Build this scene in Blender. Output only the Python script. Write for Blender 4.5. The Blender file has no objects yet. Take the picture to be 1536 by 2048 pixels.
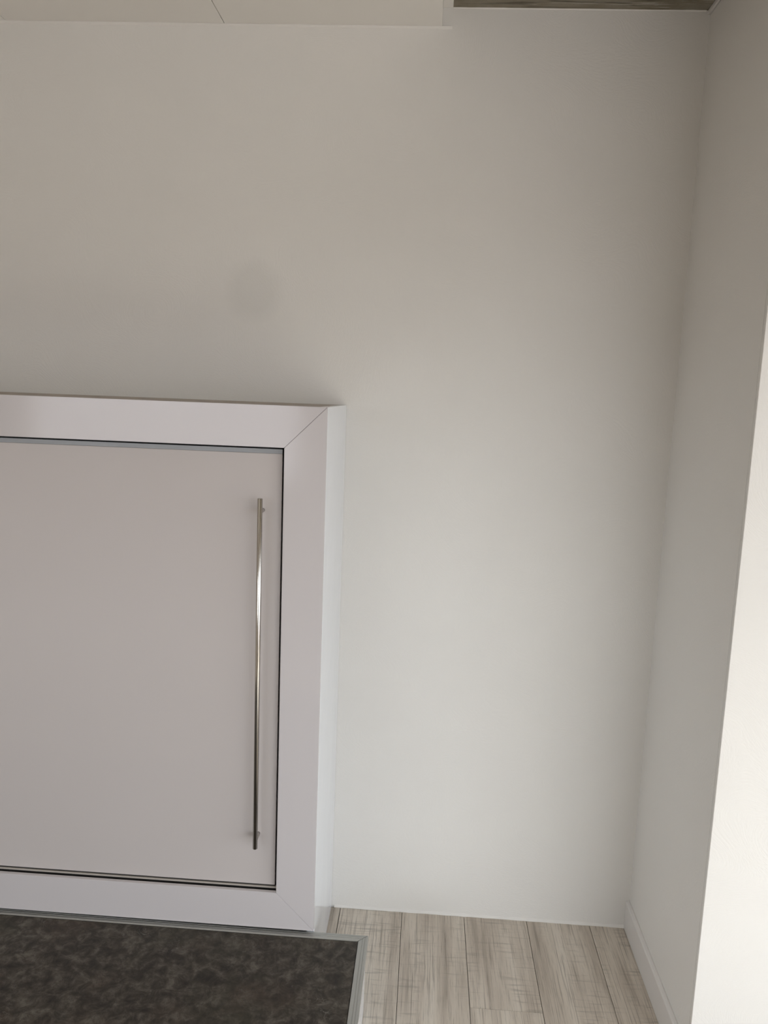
import bpy, bmesh, math, random
from mathutils import Matrix, Vector

random.seed(7)
SC = bpy.context.scene
COL = SC.collection

# ------------------------------------------------------------------ camera
# back wall is the plane y = 0, floor z = 0, metres; camera looks along +y
F_PX, PITCH, YAW, ROLL, DIST, CAM_H = 1575.83, 0.1486, -0.0527, 0.0378, 2.118, 1.5
fw = Vector((math.sin(YAW) * math.cos(PITCH), math.cos(YAW) * math.cos(PITCH), -math.sin(PITCH)))
rt = Vector((math.cos(YAW), -math.sin(YAW), 0))
up = rt.cross(fw)
rr = rt * math.cos(ROLL) + up * math.sin(ROLL)
uu = -rt * math.sin(ROLL) + up * math.cos(ROLL)
cam = bpy.data.cameras.new('camera')
cam.sensor_width = 36
cam.sensor_fit = 'AUTO'
cam.lens = F_PX * 36 / 2048
cam.clip_start = 0.02
co = bpy.data.objects.new('camera', cam)
COL.objects.link(co)
co.matrix_world = Matrix(((rr.x, uu.x, -fw.x, 0), (rr.y, uu.y, -fw.y, -DIST), (rr.z, uu.z, -fw.z, CAM_H), (0, 0, 0, 1)))
SC.camera = co

# ------------------------------------------------------------------ light
SC.view_settings.view_transform = 'Standard'
SC.view_settings.look = 'None'
SC.view_settings.gamma = 1
SC.view_settings.use_curve_mapping = False
SC.view_settings.exposure = -0.385
SKY, GROUND, SUN = 6.9, 2.2, 14.0
w = bpy.data.worlds.new('World')
SC.world = w
w.use_nodes = True
wn = w.node_tree
bg = wn.nodes['Background']
tc = wn.nodes.new('ShaderNodeTexCoord')
sp = wn.nodes.new('ShaderNodeSeparateXYZ')
rp = wn.nodes.new('ShaderNodeValToRGB')
wn.links.new(tc.outputs['Generated'], sp.inputs[0])
wn.links.new(sp.outputs['Z'], rp.inputs[0])
wn.links.new(rp.outputs[0], bg.inputs[0])
rp.color_ramp.elements[0].position = 0.0
rp.color_ramp.elements[0].color = (GROUND / SKY, 0.98 * GROUND / SKY, 1.03 * GROUND / SKY, 1)   # ground outside
rp.color_ramp.elements[1].position = 0.03
rp.color_ramp.elements[1].color = (0.935, 0.985, 1.04, 1)                                           # even bright overcast sky
bg.inputs[1].default_value = SKY


def portal(name, x0, x1, z0, z1, y, side=False):
    """light portal in a window opening of the rear wall, guides the sampling of the sky only"""
    l = bpy.data.lights.new(name, 'AREA')
    l.shape = 'RECTANGLE'
    l.size, l.size_y = x1 - x0, z1 - z0
    l.cycles.is_portal = True
    o = bpy.data.objects.new(name, l)
    COL.objects.link(o)
    o.location = ((x0 + x1) / 2, y, (z0 + z1) / 2)
    o.rotation_euler = Vector((0, 1, 0)).to_track_quat('-Z', 'Z').to_euler()
    if side:      # opening in the side wall: x0, x1 run along y, y is the wall's x
        o.location = (y, (x0 + x1) / 2, (z0 + z1) / 2)
        o.rotation_euler = Vector((-1, 0, 0)).to_track_quat('-Z', 'Z').to_euler()


# window openings of the rear wall, behind the camera: x0, x1, z0, z1
WIN_A = (0.72, 3.60, 0.30, 2.02)      # low garden window to the right
SIDE_FILL = (-3.35, -1.10, 0.45, 2.05)    # opening added in the side wall to brighten the cupboard side: y0, y1, z0, z1
WIN_B = (-2.45, -0.79, 0.98, 1.75)    # smaller window to the left
portal('garden_window_portal', *WIN_A, -3.45)
portal('rear_window_portal', *WIN_B, -3.45)
portal('side_fill_portal', *SIDE_FILL, 3.79, True)
# sun through the windows (pale winter sun): patches on the floor behind the camera throw light up into the alcove
sl = bpy.data.lights.new('sun', 'SUN')
sl.energy = SUN
sl.angle = math.radians(0.6)
sl.color = (0.92, 1.0, 1.02)
so = bpy.data.objects.new('sun', sl)
COL.objects.link(so)
so.rotation_euler = Vector((-0.10, math.cos(math.radians(43)), -math.sin(math.radians(43)))).to_track_quat('-Z', 'Y').to_euler()

# ------------------------------------------------------------------ helpers


def new_mat(name):
    m = bpy.data.materials.new(name)
    m.use_nodes = True
    nt = m.node_tree
    return m, nt, nt.nodes['Principled BSDF']


class G:
    """tiny node-graph writer"""

    def __init__(self, nt):
        self.nt = nt

    def n(self, typ, ins=None, **props):
        nd = self.nt.nodes.new(typ)
        for k, v in props.items():
            setattr(nd, k, v)
        for k, v in (ins or {}).items():
            if isinstance(v, bpy.types.NodeSocket):
                self.nt.links.new(v, nd.inputs[k])
            else:
                nd.inputs[k].default_value = v
        return nd

    def link(self, a, b):
        self.nt.links.new(a, b)

    def math(self, op, a, b=0.0, clamp=False):
        return self.n('ShaderNodeMath', {0: a, 1: b}, operation=op, use_clamp=clamp).outputs[0]

    def noise(self, vec, scale, detail=4, rough=0.5, dist=0.0, lac=2.0):
        return self.n('ShaderNodeTexNoise', {'Vector': vec, 'Scale': scale, 'Detail': detail, 'Roughness': rough,
                                             'Distortion': dist, 'Lacunarity': lac}).outputs['Fac']

    def ramp(self, fac, stops):
        r = self.n('ShaderNodeValToRGB', {'Fac': fac})
        el = r.color_ramp.elements
        while len(el) < len(stops):
            el.new(0.5)
        for e, (p, c) in zip(el, stops):
            e.position = p
            e.color = c if len(c) == 4 else (*c, 1)
        return r.outputs['Color']

    def mapr(self, v, a, b, c=0.0, d=1.0):
        return self.n('ShaderNodeMapRange', {0: v, 1: a, 2: b, 3: c, 4: d}).outputs[0]

    def mix(self, fac, a, b, mode='MIX'):
        nd = self.n('ShaderNodeMix', data_type='RGBA', blend_type=mode)
        for idx, v in ((0, fac), (6, a), (7, b)):
            if isinstance(v, bpy.types.NodeSocket):
                self.nt.links.new(v, nd.inputs[idx])
            else:
                nd.inputs[idx].default_value = v if idx == 0 or len(v) == 4 else (*v, 1)
        return nd.outputs[2]

    def scale(self, vec, s):
        return self.n('ShaderNodeVectorMath', {0: vec, 1: s}, operation='MULTIPLY').outputs[0]

    def bump(self, h, strength, dist, normal=None):
        nd = self.n('ShaderNodeBump', {'Height': h, 'Strength': strength, 'Distance': dist})
        if normal:
            self.nt.links.new(normal, nd.inputs['Normal'])
        return nd.outputs[0]

    def coord(self):
        return self.n('ShaderNodeTexCoord').outputs['Object']


def paint_mat(name, col, rough=0.55, grey_spot=False, brushed=True):
    m, nt, b = new_mat(name)
    g = G(nt)
    v = g.coord()
    c = g.mix(g.mapr(g.noise(v, 2.2, 3), 0.3, 0.7), (*[x * 0.985 for x in col], 1), (*col, 1))
    if grey_spot:   # round greyer spot on the wall above the cupboard
        d = g.n('ShaderNodeVectorMath', {0: v, 1: (-0.478, 0.0, 1.757)}, operation='DISTANCE').outputs['Value']
        d = g.math('ADD', d, g.math('MULTIPLY', g.math('SUBTRACT', g.noise(v, 14, 2), 0.5), 0.03))
        c = g.mix(g.mapr(d, 0.048, 0.088, 0.15, 0.0), c, (0.45, 0.45, 0.42, 1))
    g.link(c, b.inputs['Base Color'])
    b.inputs['Roughness'].default_value = rough
    b.inputs['Specular IOR Level'].default_value = 0.3
    nrm = g.bump(g.noise(v, 420, 2, 0.6), 0.10, 0.001)
    if brushed:
        warp = g.n('ShaderNodeVectorMath', {0: v, 1: g.n('ShaderNodeTexNoise', {'Vector': v, 'Scale': 3.0, 'Detail': 1}).outputs['Color']}, operation='ADD').outputs[0]
        st = g.noise(g.scale(warp, (14, 14, 90)), 3.0, 3, 0.6)
        nrm = g.bump(st, 0.22, 0.003, nrm)
        nrm = g.bump(g.noise(v, 5, 3), 0.12, 0.01, nrm)
    g.link(nrm, b.inputs['Normal'])
    return m


def laminate_mat(name, col, rough, spec=0.5):
    m, nt, b = new_mat(name)
    g = G(nt)
    v = g.coord()
    g.link(g.mix(g.noise(v, 3, 2), (*[x * 0.99 for x in col], 1), (*col, 1)), b.inputs['Base Color'])
    g.link(g.mapr(g.noise(v, 7, 3), 0.3, 0.7, rough * 0.85, rough * 1.15), b.inputs['Roughness'])
    b.inputs['Specular IOR Level'].default_value = spec
    g.link(g.bump(g.noise(g.scale(v, (1, 1, 1)), 6, 2), 0.03, 0.01), b.inputs['Normal'])
    return m


def metal_mat(name, col, rough, metallic=1.0, axis=(200, 200, 2)):
    m, nt, b = new_mat(name)
    g = G(nt)
    v = g.coord()
    n = g.noise(g.scale(v, axis), 4, 3)
    g.link(g.mix(n, (*[x * 0.85 for x in col], 1), (*col, 1)), b.inputs['Base Color'])
    b.inputs['Metallic'].default_value = metallic
    g.link(g.mapr(n, 0.3, 0.7, rough * 0.8, rough * 1.2), b.inputs['Roughness'])
    return m


def wood_mat(name):
    m, nt, b = new_mat(name)
    g = G(nt)
    v0 = g.coord()
    rnd = g.n('ShaderNodeObjectInfo').outputs['Random']
    off = g.n('ShaderNodeCombineXYZ', {'X': g.math('MULTIPLY', rnd, 3.7), 'Y': g.math('MULTIPLY', rnd, 31.0), 'Z': g.math('MULTIPLY', rnd, 17.0)}).outputs[0]
    v = g.n('ShaderNodeVectorMath', {0: v0, 1: off}, operation='ADD').outputs[0]
    broad = g.noise(g.scale(v, (18, 1.6, 1)), 1.0, 3, 0.55, 0.3)          # broad boards of tone along the plank
    fine = g.noise(g.scale(v, (230, 5.0, 1)), 1.0, 4, 0.65, 0.25)          # fine grain lines
    pore = g.noise(g.scale(v, (520, 16, 1)), 1.0, 2, 0.6)
    saw = g.noise(g.scale(v, (9, 105, 1)), 1.0, 4, 0.62, 0.55)               # cross saw marks
    sawmask = g.mapr(g.noise(g.scale(v, (8, 1.5, 1)), 1.0, 2), 0.48, 0.58)
    c = g.ramp(broad, [(0.28, (0.37, 0.315, 0.255)), (0.42, (0.56, 0.49, 0.41)), (0.55, (0.67, 0.60, 0.51)), (0.72, (0.74, 0.675, 0.585))])
    c = g.mix(g.mapr(fine, 0.36, 0.48, 0.52, 0.0), c, (0.22, 0.185, 0.145, 1))
    c = g.mix(g.mapr(pore, 0.30, 0.42, 0.40, 0.0), c, (0.15, 0.125, 0.10, 1))
    sw = g.math('MULTIPLY', sawmask, g.mapr(saw, 0.34, 0.46, 0.38, 0.0))
    c = g.mix(sw, c, (0.22, 0.20, 0.17, 1))
    tint = g.mapr(rnd, 0, 1, 0.0, 0.12)
    c = g.mix(tint, c, (0.46, 0.38, 0.31, 1))
    g.link(c, b.inputs['Base Color'])
    g.link(g.mapr(fine, 0.3, 0.7, 0.40, 0.28), b.inputs['Roughness'])
    b.inputs['Specular IOR Level'].default_value = 0.45
    g.link(g.bump(fine, 0.10, 0.002, g.bump(saw, 0.05, 0.002)), b.inputs['Normal'])
    return m


def lino_mat(name):
    m, nt, b = new_mat(name)
    g = G(nt)
    v = g.coord()
    big = g.noise(v, 5.5, 4, 0.55, 0.6)
    mid = g.noise(v, 30, 9, 0.70, 0.5)
    fine = g.noise(v, 85, 6, 0.7, 0.5)
    c = g.ramp(mid, [(0.34, (0.014, 0.011, 0.008)), (0.46, (0.042, 0.034, 0.026)), (0.54, (0.078, 0.067, 0.053)), (0.66, (0.150, 0.133, 0.108))])
    c = g.mix(g.mapr(big, 0.50, 0.68, 0.0, 0.45), c, (0.060, 0.056, 0.036, 1))
    c = g.mix(g.mapr(g.noise(v, 8, 2), 0.52, 0.7, 0.0, 0.45), c, (0.082, 0.058, 0.042, 1))
    c = g.mix(g.mapr(fine, 0.36, 0.50, 0.55, 0.0), c, (0.022, 0.018, 0.014, 1))
    # short pale fibre-like squiggles
    ridge = g.math('ABSOLUTE', g.math('SUBTRACT', g.noise(v, 30, 2, 0.5, 2.4), 0.5))
    msk = g.mapr(g.noise(v, 16, 2), 0.60, 0.68)
    c = g.mix(g.math('MULTIPLY', g.mapr(ridge, 0.004, 0.016, 0.55, 0.0), msk), c, (0.22, 0.21, 0.18, 1))
    g.link(c, b.inputs['Base Color'])
    g.link(g.mapr(mid, 0.3, 0.7, 0.45, 0.6), b.inputs['Roughness'])
    b.inputs['Specular IOR Level'].default_value = 0.35
    g.link(g.bump(fine, 0.06, 0.001), b.inputs['Normal'])
    return m


def concrete_mat(name):
    m, nt, b = new_mat(name)
    g = G(nt)
    v = g.coord()
    c = g.ramp(g.noise(v, 9, 5, 0.6), [(0.3, (0.18, 0.150, 0.105)), (0.5, (0.25, 0.22, 0.165)), (0.7, (0.30, 0.27, 0.215))])
    # white plaster dragged along the edge by the wall
    sx = g.noise(g.scale(v, (7, 110, 1)), 1.0, 4, 0.62, 0.4)
    c = g.mix(g.mapr(sx, 0.585, 0.63, 0.0, 0.75), c, (0.50, 0.47, 0.41, 1))
    dk = g.noise(g.scale(v, (5, 70, 1)), 1.3, 3, 0.6, 0.2)
    c = g.mix(g.mapr(dk, 0.36, 0.46, 0.7, 0.0), c, (0.060, 0.048, 0.034, 1))
    g.link(c, b.inputs['Base Color'])
    b.inputs['Roughness'].default_value = 0.9
    g.link(g.bump(g.noise(v, 120, 4), 0.4, 0.003), b.inputs['Normal'])
    return m


M = {}
M['wall'] = paint_mat('white_wall_paint', (0.80, 0.78, 0.742), grey_spot=True)
M['wall2'] = paint_mat('white_wall_paint_plain', (0.80, 0.775, 0.735))
M['wall3'] = paint_mat('warm_grey_wall_paint', (0.60, 0.54, 0.47), brushed=False)
M['panel_paint'] = paint_mat('ceiling_panel_paint', (0.85, 0.82, 0.775), brushed=False)
M['trim'] = laminate_mat('white_trim_lacquer', (0.76, 0.73, 0.70), 0.35)
M['laminate'] = laminate_mat('pinkish_white_gloss_laminate', (0.63, 0.595, 0.60), 0.11, 0.85)
M['side'] = laminate_mat('white_gloss_side_board', (0.89, 0.92, 0.97), 0.10, 0.6)  # bluish white, lightened to stand in for cool light on the cupboard side
M['top_board'] = laminate_mat('grey_beige_board', (0.44, 0.385, 0.335), 0.6)  # even grey-beige, darker than the white side boards
M['door'] = laminate_mat('pinkish_white_satin_laminate', (0.575, 0.53, 0.515), 0.5, 0.35)
M['profile'] = metal_mat('grey_blue_profile', (0.36, 0.37, 0.385), 0.45, 0.3, (2, 200, 200))
M['track'] = laminate_mat('grey_beige_track', (0.44, 0.40, 0.36), 0.4)
M['steel'] = metal_mat('brushed_steel', (0.60, 0.57, 0.53), 0.17, 1.0, (40, 40, 8))
M['alu'] = metal_mat('grey_aluminium_nosing', (0.50, 0.50, 0.475), 0.42, 0.75, (200, 200, 200))
M['wood'] = wood_mat('greyed_oak_laminate')
M['lino'] = lino_mat('dark_marbled_linoleum')
M['concrete'] = concrete_mat('bare_concrete')
M['dark'] = laminate_mat('shade_black', (0.02, 0.018, 0.016), 0.7)  # black standing in for shade in the cupboard's gaps and grooves
M['screed'] = paint_mat('dark_underlay', (0.06, 0.055, 0.05), 0.8, brushed=False)


def box_bm(bm, x0, x1, y0, y1, z0, z1, bev=0.0):
    r = bmesh.ops.create_cube(bm, size=1.0)
    vs = r['verts']
    for v in vs:
        v.co.x = x0 if v.co.x < 0 else x1
        v.co.y = y0 if v.co.y < 0 else y1
        v.co.z = z0 if v.co.z < 0 else z1
    if bev:
        es = list({e for v in vs for e in v.link_edges})
        bmesh.ops.bevel(bm, geom=es, offset=bev, segments=2, affect='EDGES', profile=0.6)


def prism_bm(bm, prof, place0, place1):
    """loft a closed 2-D profile between two placing functions"""
    a = [bm.verts.new(place0(*p)) for p in prof]
    b = [bm.verts.new(place1(*p)) for p in prof]
    n = len(prof)
    for i in range(n):
        bm.faces.new((a[i], a[(i + 1) % n], b[(i + 1) % n], b[i]))
    bm.faces.new(a[::-1])
    bm.faces.new(b)
    bmesh.ops.recalc_face_normals(bm, faces=bm.faces)


def tube_bm(bm, p0, p1, r, seg=24, bev=0.0008):
    p0, p1 = Vector(p0), Vector(p1)
    d = p1 - p0
    q = d.to_track_quat('Z', 'Y').to_matrix().to_4x4()
    rings = [(0, r - bev), (bev, r), (d.length - bev, r), (d.length, r - bev)]
    vs = []
    for z, rad in rings:
        vs.append([bm.verts.new(p0 + q @ Vector((rad * math.cos(2 * math.pi * i / seg), rad * math.sin(2 * math.pi * i / seg), z))) for i in range(seg)])
    for k in range(3):
        for i in range(seg):
            f = bm.faces.new((vs[k][i], vs[k][(i + 1) % seg], vs[k + 1][(i + 1) % seg], vs[k + 1][i]))
            f.smooth = True
    bm.faces.new(vs[0][::-1])
    bm.faces.new(vs[3])


def obj(name, bm, mat, parent=None, kind=None):
    me = bpy.data.meshes.new(name)
    bm.to_mesh(me)
    bm.free()
    me.materials.append(mat)
    o = bpy.data.objects.new(name, me)
    COL.objects.link(o)
    if parent:
        o.parent = parent
    if kind:
        o['kind'] = kind
    return o


def box(name, x0, x1, y0, y1, z0, z1, mat, parent=None, bev=0.0, kind=None):
    bm = bmesh.new()
    box_bm(bm, x0, x1, y0, y1, z0, z1, bev)
    return obj(name, bm, mat, parent, kind)


def thing(name, label, cat, loc=(0, 0, 0)):
    o = bpy.data.objects.new(name, None)
    o.empty_display_size = 0.1
    COL.objects.link(o)
    o.location = loc
    o['label'] = label
    o['category'] = cat
    return o


# ------------------------------------------------------------------ structure
XR, RD = 0.638, 0.5238          # alcove side wall and its depth
ZP, ZC = 2.4075, 2.4519         # underside of the dropped panels / bare ceiling
XL, YR, XE = -2.7, -3.4, 3.75   # rest of the room, behind the camera

wall_back = box('wall_back', XL, XR + 0.06, 0.0, 0.10, -0.008, ZC + 0.1, M['wall'], kind='structure')
wall_back['label'] = 'white painted back wall with a faint grey spot'
wr = box('wall_right', XR, XR + 0.06, -RD + 0.012, 0.0, -0.008, ZC + 0.1, M['wall2'], kind='structure')
wr['label'] = 'white side wall of the alcove, in shade'
wf = box('wall_front', XR, XE, -RD, -RD + 0.012, -0.008, ZC + 0.1, M['wall2'], bev=0.0015, kind='structure')
wf['label'] = 'brightly lit white wall face at the right edge'
box('wall_left', XL - 0.1, XL, YR, 0.1, -0.008, ZC + 0.1, M['wall3'], kind='structure')

# rear wall with its two window openings (behind the camera)
bm = bmesh.new()
HT = ZC + 0.1
A0, A1, A2, A3 = WIN_A
B0, B1, B2, B3 = WIN_B
for x0, x1, z0, z1 in ((XL - 0.1, B0, -0.008, HT), (B1, A0, -0.008, HT), (A1, XE + 0.06, -0.008, HT),
                       (B0, B1, -0.008, B2), (B0, B1, B3, HT), (A0, A1, -0.008, A2), (A0, A1, A3, HT)):
    box_bm(bm, x0, x1, YR - 0.1, YR, z0, z1)
obj('wall_rear', bm, M['wall3'], kind='structure')
bm = bmesh.new()
C0, C1, C2, C3 = SIDE_FILL
for y0, y1, z0, z1 in ((YR, C0, -0.008, HT), (C1, -RD + 0.012, -0.008, HT), (C0, C1, -0.008, C2), (C0, C1, C3, HT)):
    box_bm(bm, XE, XE + 0.06, y0, y1, z0, z1)
obj('wall_side', bm, M['wall3'], kind='structure')

floor = box('floor', XL, XE, YR, 0.0, -0.06, -0.008, M['screed'], kind='structure')
floor['label'] = 'floor of greyed oak laminate planks'
X0, PW, GAP = -0.0143, 0.181, 0.00075
for k in range(-15, 21):
    xa, xb = X0 + k * PW, X0 + (k + 1) * PW
    xa = max(xa, XL)
    xb = min(xb, XE)
    yb = -0.003
    if xa > XR - 0.2:
        if k == 3:
            xb = min(xb, XR - 0.001)
        else:
            yb = -RD - 0.003
    # end joints: only the row in front of the alcove shows one
    cuts = {1: [-0.35, -1.63, -2.9], 0: [-0.98, -2.26], 2: [-0.72, -2.0], 3: [-1.2, -2.5], -1: [-0.62, -1.9]}.get(k)
    if not cuts:
        s = -0.6 - random.random() * 0.9
        cuts = [s, s - 1.28]
    ys = [yb] + cuts + [YR]
    for a, b2 in zip(ys[:-1], ys[1:]):
        ya, yb2 = b2 + GAP * 0.6, a - GAP * 0.6
        bm = bmesh.new()
        box_bm(bm, xa + GAP, xb - GAP, ya, yb2, -0.0078, 0.0, 0.0004)
        o = obj('plank', bm, M['wood'], floor)

ceiling = box('ceiling', 0.013, XE, YR, 0.0, ZC, ZC + 0.1, M['concrete'], kind='structure')
ceiling['label'] = 'bare grey concrete ceiling strip with plaster smears, beside white ceiling panels'
# dropped white panels, 0.566 wide, running away from the back wall
xe = -0.012
edges = [xe, -0.561, -1.127, -1.693, -2.259, XL + 0.002]
for a, b2 in zip(edges[1:], edges[:-1]):
    bm = bmesh.new()
    box_bm(bm, a + 0.0009, b2 - (0.0009 if b2 != xe else 0), YR + 0.002, -0.002, ZP, ZC + 0.04, 0.0012)
    obj('ceiling_panel', bm, M['panel_paint'], ceiling)
box('edge_strip', -0.0118, 0.0128, YR + 0.002, -0.001, ZC - 0.001, ZC + 0.04, M['panel_paint'], ceiling, 0.0006)

# thin white strip where bare ceiling meets the alcove side wall
t1 = box('trim_1', XR - 0.0075, XR - 0.0012, -RD, -0.001, ZC - 0.010, ZC - 0.0005, M['trim'], bev=0.001, kind='structure')
t1['label'] = 'thin white strip in the corner under the bare ceiling'


def bead(name, x0, x1, z, r, parent, below):
    """uneven painter's caulk line along the back wall"""
    bm = bmesh.new()
    n = int((x1 - x0) / 0.02)
    rows = []
    for i in range(n + 1):
        x = x0 + (x1 - x0) * i / n
        q = r * (0.8 + 0.5 * random.random())
        s = -1 if below else 1
        rows.append([bm.verts.new((x, 0.0005, z + s * q * 1.4)), bm.verts.new((x, -q * 0.55, z + s * q * 0.5)), bm.verts.new((x, -q * 0.8, z + s * 0.0002))])
    for a, b3 in zip(rows[:-1], rows[1:]):
        for j in range(2):
            f = bm.faces.new((a[j], a[j + 1], b3[j + 1], b3[j]))
            f.smooth = True
    bmesh.ops.recalc_face_normals(bm, faces=bm.faces)
    return obj(name, bm, M['wall2'], parent)


bead('caulk_line', -0.215, 0.628, 0.0, 0.005, wall_back, False)
bead('caulk_line', -1.6, 0.013, ZP, 0.004, wall_back, True)
bead('caulk_line', 0.014, 0.628, ZC, 0.0022, wall_back, True)

# baseboard of the alcove side wall, chamfered top
bm = bmesh.new()
prof = [(0, 0.001), (0.0105, 0.001), (0.0105, 0.0785), (0.0085, 0.0825), (0.003, 0.086), (0, 0.086)]
prism_bm(bm, prof, lambda u, z: (XR - u, -0.0005, z), lambda u, z: (XR - u, -RD + 0.001, z))
bs = obj('baseboard_right', bm, M['trim'], kind='structure')
bs['label'] = 'white baseboard along the alcove side wall'

# ------------------------------------------------------------------ cupboard
FB = 0.3981                      # depth of the cupboard
CXR, CXL = -0.2226, -1.86
Z1, Z0 = 1.4667, 0.2126
IN_R, IN_T, IN_B = -0.3157, 1.3745, 0.3062
IN_L = CXL + 0.0931
cup = thing('cupboard', 'low white built-out cupboard with mitred frame and a flat door, against the back wall', 'cupboard', (CXR, -FB, 0))
OFF = Vector((CXR, -FB, 0))


def cbox(name, x0, x1, y0, y1, z0, z1, mat, parent, bev=0.0, base=OFF):
    return box(name, x0 - base.x, x1 - base.x, y0 - base.y, y1 - base.y, z0 - base.z, z1 - base.z, mat, parent, bev)


def frame_piece(name, quad, th=0.010):
    """mitred flat frame board, quad = corners in the front plane (x, z)"""
    bm = bmesh.new()
    f = [bm.verts.new((x - OFF.x, 0, z)) for x, z in quad]
    b = [bm.verts.new((x - OFF.x, th, z)) for x, z in quad]
    bm.faces.new(f)
    bm.faces.new(b[::-1])
    for i in range(4):
        bm.faces.new((f[i], b[i], b[(i + 1) % 4], f[(i + 1) % 4]))
    bmesh.ops.recalc_face_normals(bm, faces=bm.faces)
    bmesh.ops.bevel(bm, geom=list(bm.edges), offset=0.0007, segments=2, affect='EDGES')
    return obj(name, bm, M['laminate'], cup)


e = 0.0004
frame_piece('frame_rail', [(CXL + e, Z1), (CXR - e, Z1), (IN_R - e, IN_T), (IN_L + e, IN_T)])
frame_piece('frame_rail', [(CXL + e, Z0), (CXR - e, Z0), (IN_R - e, IN_B), (IN_L + e, IN_B)])
frame_piece('frame_stile', [(CXR, Z1 - e), (CXR, Z0 + e), (IN_R, IN_B + e), (IN_R, IN_T - e)])
frame_piece('frame_stile', [(CXL, Z1 - e), (CXL, Z0 + e), (IN_L, IN_B + e), (IN_L, IN_T - e)])
yb = -FB + 0.0102
DY = -FB + 0.0175                # front face of the recessed door
cbox('side_panel', CXR - 0.018, CXR, yb, -0.0005, 0.003, Z1, M['side'], cup, 0.0005)
cbox('side_panel', CXL, CXL + 0.018, yb, -0.0005, 0.003, Z1, M['side'], cup, 0.0005)
cbox('top_panel', CXL + 0.018, CXR - 0.018, yb, -0.0005, Z1 - 0.018, Z1, M['top_board'], cup)
cbox('bottom_panel', CXL + 0.018, CXR - 0.018, yb + 0.03, -0.0005, Z0 + 0.004, Z0 + 0.022, M['dark'], cup)
cbox('dark_backing', CXL + 0.018, CXR - 0.018, DY + 0.0175, DY + 0.0275, Z0 + 0.023, Z1 - 0.018, M['dark'], cup)  # black sheet added close behind the door to darken its gaps
cbox('rail_shade_filler', IN_L, IN_R + 0.03, -FB + 0.0105, DY + 0.017, IN_B - 0.022, IN_B - 0.0125, M['dark'], cup)  # black filler standing in for the shade behind the bottom rail

# sliding door, recessed behind the frame
DR, DT, DB = IN_R - 0.0066, IN_T - 0.0046, 0.3152
door = cbox('door', IN_L + 0.004, DR, DY, DY + 0.016, DB, DT - 0.0105, M['door'], cup, 0.0006)
cbox('top_profile', IN_L + 0.004, DR, DY - 0.0002, DY + 0.016, DT - 0.0102, DT, M['profile'], cup, 0.0004)
cbox('gap_shade_strip', IN_L + 0.004, IN_R - 0.001, DY - 0.0002, DY + 0.012, DB - 0.0026, DB - 0.0002, M['dark'], cup)  # thin black strip in place of the shadow line under the door
cbox('bottom_track', IN_L + 0.004, IN_R - 0.001, DY - 0.0035, DY + 0.012, DB - 0.0064, DB - 0.0028, M['track'], cup, 0.0005)
cbox('groove_shade_filler', IN_L + 0.004, IN_R - 0.001, DY + 0.001, DY + 0.012, IN_B - 0.012, DB - 0.0066, M['dark'], cup)  # black filler, paints the shade below the track
# bar handle with two posts
HX, HY = -0.3645, DY - 0.034
bm = bmesh.new()
tube_bm(bm, (HX - OFF.x, HY - OFF.y, 0.428), (HX - OFF.x, HY - OFF.y, 1.2625), 0.0058)
hd = obj('handle', bm, M['steel'], cup)
hd['label'] = 'long brushed steel bar handle'
for z in (0.4475, 1.2315):
    bm = bmesh.new()
    tube_bm(bm, (HX - OFF.x, HY - OFF.y + 0.003, z), (HX - OFF.x, DY - OFF.y, z), 0.0048, 20, 0.0004)
    obj('handle_post', bm, M['steel'], hd)

# ------------------------------------------------------------------ platform
PT = 0.2065
pl = thing('platform', 'low platform topped with dark marbled linoleum in a grey metal edge, before the cupboard', 'platform', (-0.0902, -0.3903, 0))
pl.rotation_euler = (0, 0, -0.0044)
PL, PF, TW = -1.75, -1.55, 0.0226     # extents in the platform's own axes
box('linoleum_top', PL, -TW - 0.0012, PF, -TW - 0.0012, PT - 0.020, PT - 0.0016, M['lino'], pl, 0.0004)
# ridged nosing: u = distance in from the outer edge
tp = [(0, PT - 0.013), (0, PT - 0.0018), (0.0012, PT - 0.0004), (0.0060, PT - 0.0004), (0.0064, PT - 0.0013), (0.0074, PT - 0.0013), (0.0078, PT - 0.0002),
      (0.0120, PT - 0.0002), (0.0124, PT - 0.0011), (0.0134, PT - 0.0011), (0.0138, PT), (0.0214, PT), (TW, PT - 0.0012), (TW, PT - 0.013)]
bm = bmesh.new()
prism_bm(bm, tp, lambda u, z: (PL, -u, z), lambda u, z: (-u - 0.0012, -u, z))
obj('edge_trim', bm, M['alu'], pl)
bm = bmesh.new()
prism_bm(bm, tp, lambda u, z: (-u, -u - 0.0006, z), lambda u, z: (-u, PF, z))
obj('edge_trim', bm, M['alu'], pl)
box('riser', -0.0240, -0.0050, PF, -0.002, 0.003, PT - 0.0135, M['side'], pl, 0.0005)
box('riser', PL, -0.0245, -0.022, -0.002, 0.003, PT - 0.0135, M['side'], pl, 0.0005)
